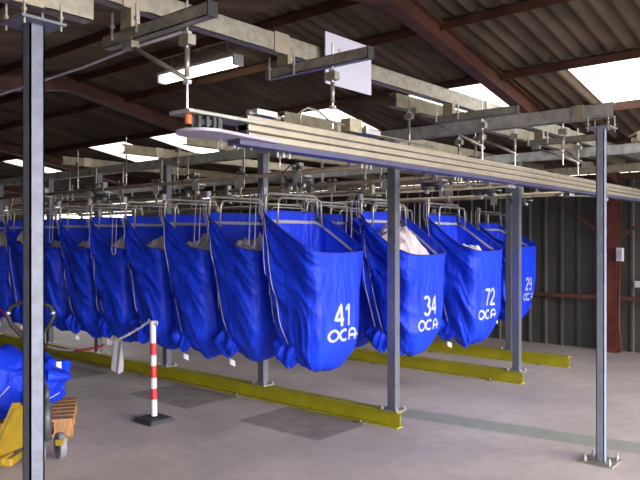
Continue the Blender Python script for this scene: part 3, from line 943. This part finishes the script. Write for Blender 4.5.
rowbag('seventy-two', -2.04, 1.745, '72', (1.63, .90, .18, .105), (1.52, .755, .10, .12), 1.49, 52, (1.55, .08, .12), 2, 'blue bag printed seventy-two, left of the middle grey post')
rowbag('twenty-nine', -2.615, 4.02, '29', (3.93, .91, .17, .105), (3.86, .765, .10, .12), 1.52, 63, None, 1, 'smallest blue bag, printed twenty-nine, half hidden behind two posts', top=1.84)

# white cloth hanging out under the bags
u0, vv = -5.15, -.62
mb = MB()
mb.grid(10, 24, lambda i, j: (u0+.22*(i/9-.5)*(1-.25*abs(j/23-.4)), vv+.02*math.sin(i*1.1+j*.2), .64-.52*j/23-.05*math.sin(math.pi*i/9)*(j/23)))
tag(mb.build('hanging_cloth', M['tag'], smooth=True), 'thin white cloth hanging down below the bags over the yellow beam', 'cloth')

# ------------------------------------------------------------------ barrier post and chain
bx, by = -3.37, -1.40
t = thing('barrier_post', (bx, by, 0), 'red and white striped barrier post on a black square base', 'barrier post')
mb = MB()
hb = .135
mb.add([(bx-hb, by-hb, 0), (bx+hb, by-hb, 0), (bx+hb, by+hb, 0), (bx-hb, by+hb, 0), (bx-hb+.02, by-hb+.02, .04), (bx+hb-.02, by-hb+.02, .04), (bx+hb-.02, by+hb-.02, .04), (bx-hb+.02, by+hb-.02, .04)],
       [(3, 2, 1, 0), (4, 5, 6, 7), (0, 1, 5, 4), (1, 2, 6, 5), (2, 3, 7, 6), (3, 0, 4, 7)])
rot = Matrix.Rotation(math.radians(0), 4, 'Z')
mb.build('base', M['rubber'], t, bevel=.01)
hts = [.05, .195, .29, .385, .49, .585, .69, .885]
tilt = lambda z: (bx - .022*(z/.885), by, z)
for k in range(7):
    m = M['white_pl'] if k % 2 == 0 else M['red_pl']
    MB().cyl(tilt(hts[k]), tilt(hts[k+1]), .027, 20).build('band', m, t, smooth=False, label='white band' if k % 2 == 0 else 'red band')
hk = []
for s_ in (-1, 1):
    c = tilt(.865)
    pts = [(c[0]+s_*.025, c[1], c[2]-.01), (c[0]+s_*.055, c[1], c[2]-.012), (c[0]+s_*.07, c[1], c[2]+.01), (c[0]+s_*.055, c[1], c[2]+.025)]
    MB().tube(pts, .007, 6).build('chain_hook', M['white_pl'], t, smooth=True)

def link(mb, c, d, flip, L=.022, W=.011, r=.0042):
    d = d.normalized()
    a, b = mb.frame(d)
    if flip: a = b
    pts = []
    for k in range(12):
        w = 2*math.pi*k/12
        cx = math.cos(w)
        pts.append(c + d*(cx*W + math.copysign(L-W, cx) if abs(cx) > .01 else 0) + a*math.sin(w)*W)
    mb.tube(pts, r, 5, True)
def chain(p, q, sag, name_lab, pattern):
    p, q = Vector(p), Vector(q)
    n = int((q-p).length*1.06/.034)
    t = thing('barrier_chain', (p+q)/2 - Vector((0, 0, sag)), name_lab, 'chain', 'plastic chains')
    cur = None; mb = None; col = None
    for k in range(n):
        s0 = (k+.5)/n
        f = lambda s: p.lerp(q, s) - Vector((0, 0, sag*4*s*(1-s)))
        c = f(s0); d = f(min(1, s0+.01)) - f(max(0, s0-.01))
        red = pattern(s0)
        if red != col:
            if mb: mb.build('red_links' if col else 'white_links', M['red_pl'] if col else M['white_pl'], t, smooth=True)
            mb, col = MB(), red
        link(mb, c, d, k % 2)
    mb.build('red_links' if col else 'white_links', M['red_pl'] if col else M['white_pl'], t, smooth=True)
chain((bx-.08, by, .875), (-5.55, -1.4, .50), .17, 'red and white plastic chain sagging from the striped post', lambda s: (.33 < s < .6) or s > .86)
chain((-7.4, -1.0, .80), (-5.6, -1.38, .50), .05, 'red plastic chain rising toward the left behind the broad post', lambda s: True)

# ------------------------------------------------------------------ loaded pallet at left
R_ = Vector((.7596, .6504, 0)); D_ = Vector((-.6504, .7596, 0))
RJ, DJ = R_, D_
def fr(base, x, y, z): return base + RJ*x + DJ*y + Vector((0, 0, z))
def fbox(mb, base, x0, x1, y0, y1, z0, z1):
    vs = [fr(base, x, y, z) for x in (x0, x1) for y in (y0, y1) for z in (z0, z1)]
    return mb.add(vs, [(0, 1, 3, 2), (4, 6, 7, 5), (0, 4, 5, 1), (2, 3, 7, 6), (0, 2, 6, 4), (1, 5, 7, 3)])
pb = Vector((1.671, -5.04, 0)) - R_*2.02 + D_*5.60
_q = Matrix.Rotation(math.radians(17), 3, 'Z')
R_, D_ = _q @ R_, _q @ D_; RJ, DJ = R_, D_          # near right corner of the pallet
t = thing('wooden_pallet', pb + R_*(-.6) + D_*.4, 'wooden pallet under the blue bundle at left', 'pallet')
for y in (0, .35, .7): fbox(MB(), pb, -1.2, 0, y, y+.10, 0, .022).build('bottom_board', M['wood'], t)
for x in (-1.2, -.67, -.145):
    for y in (0, .35, .7):
        fbox(MB(), pb, x, x+.145, y, y+.1, .022, .1).build('block', M['wood'], t)
for k in range(3): fbox(MB(), pb, (-1.2, -.67, -.145)[k], (-1.2, -.67, -.145)[k]+.145, 0, .8, .1, .12).build('stringer_board', M['wood'], t)
for k in range(6): fbox(MB(), pb, -1.2, 0, .0+k*.138, .11+k*.138, .12, .142).build('deck_board', M['wood'], t)
t = thing('linen_bundle', pb + R_*(-.70) + D_*.33 + Vector((0, 0, .142)), 'bulging blue fabric bundle lying on the wooden pallet', 'bundle')
cb = pb + R_*(-.62) + D_*.26
def bun(i, j):
    a = 2*math.pi*i/120; q = j/50
    lat = math.pi*q
    r = math.sin(lat)**.55
    x, y = .58*spow(math.cos(a), .7)*r, .42*spow(math.sin(a), .8)*r
    z = .145 + .29*(1+math.cos(lat)*-1) if q < .5 else .145+.29*(1-math.cos(lat))
    if z > .5: z = .5+(z-.5)*(.9)
    v = Vector((x*3, y*3, z*4))
    d = noise.noise(v)*.10 + .06*math.sin(a*3+z*9+2*noise.noise(v*.7)) * r + .02*noise.noise(v*3.2)
    m = 1+d
    if z > .60 and x > 0: z -= .12*(x/.6)**2
    k = noise.noise(Vector((x*2.4+9, y*2.4, 0)))*.06 - .035*abs(math.sin(x*9-z*14+y*5+4*noise.noise(v*.6)))**.6 + .02
    m -= .05*abs(math.sin(a*5-z*17+3*noise.noise(v*.8)))**.6
    return fr(cb, x*m, y*m, max(.145, z + (k+.03*noise.noise(v*2)+.018*math.sin(x*24+y*10+z*16+3*noise.noise(v)))*(1 if z > .2 else 0)))
MB().grid(120, 51, bun, True).build('bundle_cloth', M['blue'], t, smooth=True)
# pointed fold sticking out
def fold(i, j):
    a = 2*math.pi*i/20; q = j/12
    r = .13*(1-q)**.6+.006
    return fr(cb, .44+.17*q, -.22, .50-.02*q) + R_*0 + D_*(r*1.2*math.cos(a)) + Vector((0, 0, r*.55*math.sin(a)*(1+.3*math.sin(a*3))))
MB().grid(20, 13, fold, True).build('loose_corner', M['blue'], t, smooth=True)
bvb = BVHTree.FromPolygons([tuple(bun(i, j)) for j in range(51) for i in range(120)], [(j*120+i, j*120+(i+1) % 120, (j+1)*120+(i+1) % 120, (j+1)*120+i) for j in range(50) for i in range(120)])
def onb(x, z):
    o = fr(cb, x, -2, z)
    h = bvb.ray_cast(o, D_, 4)
    return (h[0] - D_*.008) if h[0] is not None else fr(cb, x, -.4, z)
MB().tube([onb(-.72+.5+.05*k-.02, .46-.15*math.sin(math.pi*k/8)) for k in range(9)], .005, 6).build('white_cord', M['web'], t, smooth=True)
MB().tube([onb(.30+.03*k, .36-.05*math.sin(math.pi*k/8)) for k in range(9)], .004, 6).build('thin_cord', M['rope'], t, smooth=True)
q0 = onb(.50, .55)
mb = MB(); fbox(mb, q0, -.02, .02, -.02, 0, -.03, .03)
mb.build('cloth_tag', M['tag'], t, label='white tag')

# ------------------------------------------------------------------ pallet truck
R_ = Vector((.7596, .6504, 0)); D_ = Vector((-.6504, .7596, 0)); RJ, DJ = R_, D_
jb = Vector((-3.05, -2.53, 0))           # below the steering wheels
t = thing('pallet_truck', jb, 'yellow hand pallet truck behind the broad front post', 'pallet truck')
def prism(mb, base, poly, y0, y1):
    n = len(poly)
    mb.add([fr(base, x, y0, z) for x, z in poly] + [fr(base, x, y1, z) for x, z in poly],
           [tuple(range(n)), tuple(range(2*n-1, n-1, -1))] + [(i, (i+1) % n, n+(i+1) % n, n+i) for i in range(n)])
    return mb
# forks run toward the left of the picture
for y in (-.27, .11):
    mb = MB(); fbox(mb, jb, -.80, -.22, y, y+.16, .05, .10); mb.build('fork', M['jack'], t, bevel=.01)
prism(MB(), jb, [(-.11, .44), (-.16, .44), (-.33, .10), (-.28, .09), (-.11, .16)], -.20, -.19).build('side_plate', M['jack'], t)
prism(MB(), jb, [(-.11, .44), (-.16, .44), (-.33, .10), (-.28, .09), (-.11, .16)], .19, .20).build('side_plate', M['jack'], t)
mb = MB()
prism(mb, jb, [(-.13, .47), (-.18, .47), (-.36, .08), (-.30, .08)], -.225, -.20)
mb.build('slanted_bar', M['jack'], t)
mb = MB(); rnd = random.Random(3)
for k in range(9):
    q = .12+k*.085
    x = -.155-.18*q; z = .47-.39*q
    mb.bar(fr(jb, x-.012, -.227, z-.02), fr(jb, x+.012, -.227, z+.006), .010, .004)
mb.build('worn_lettering', M['dark'], t, label='dark worn markings')
mb = MB(); fbox(mb, jb, -.15, -.10, -.19, .19, .16, .45); mb.build('fork_head', M['jack'], t, bevel=.008)
mb = MB(); fbox(mb, jb, -.35, -.18, -.24, -.05, .03, .085); mb.build('foot', M['jack'], t, bevel=.01)
MB().cyl(fr(jb, -.03, 0, .15), fr(jb, -.03, 0, .42), .032, 16).cyl(fr(jb, -.03, 0, .42), fr(jb, -.03, 0, .52), .02, 12).build('pump', M['dark'], t, smooth=True)
for y in (-.09, .04):
    ax = (R_*.8 + D_*.6)*.025
    c0 = fr(jb, .02+y*.8, y, .095)
    w = MB().cyl(c0-ax, c0+ax, .095, 28).build('steer_wheel', M['tyre'], t, bevel=.01)
    MB().cyl(c0-ax*1.15, c0+ax*1.15, .035, 16).build('wheel_hub', M['dark'], w)
mb = MB(); fbox(mb, jb, .05, .10, -.05, .07, .12, .16); mb.build('toe_guard', M['jack'], t)
MB().tube([fr(jb, -.03, 0, .5), fr(jb, -.15, 0, .87)], .016, 10).build('handle_shaft', M['rubber'], t, smooth=True)
loop = []
lp = [(0, .82), (.06, .87), (.135, .95), (.17, 1.02), (.15, 1.08), (.08, 1.115), (0, 1.12), (-.08, 1.115), (-.15, 1.08), (-.17, 1.02), (-.135, .95), (-.06, .87)]
hg = MB().tube([fr(jb, -.15+x, 0, z+.03) for x, z in lp], .016, 10, True).build('handle_grip', M['black'], t, smooth=True)
for x in (-.165, .165): MB().cyl(fr(jb, -.15+x*1.01, 0, 1.06), fr(jb, -.15+x*.96, 0, 1.08), .0175, 10).build('grip_collar', M['zinc'], hg, smooth=True)
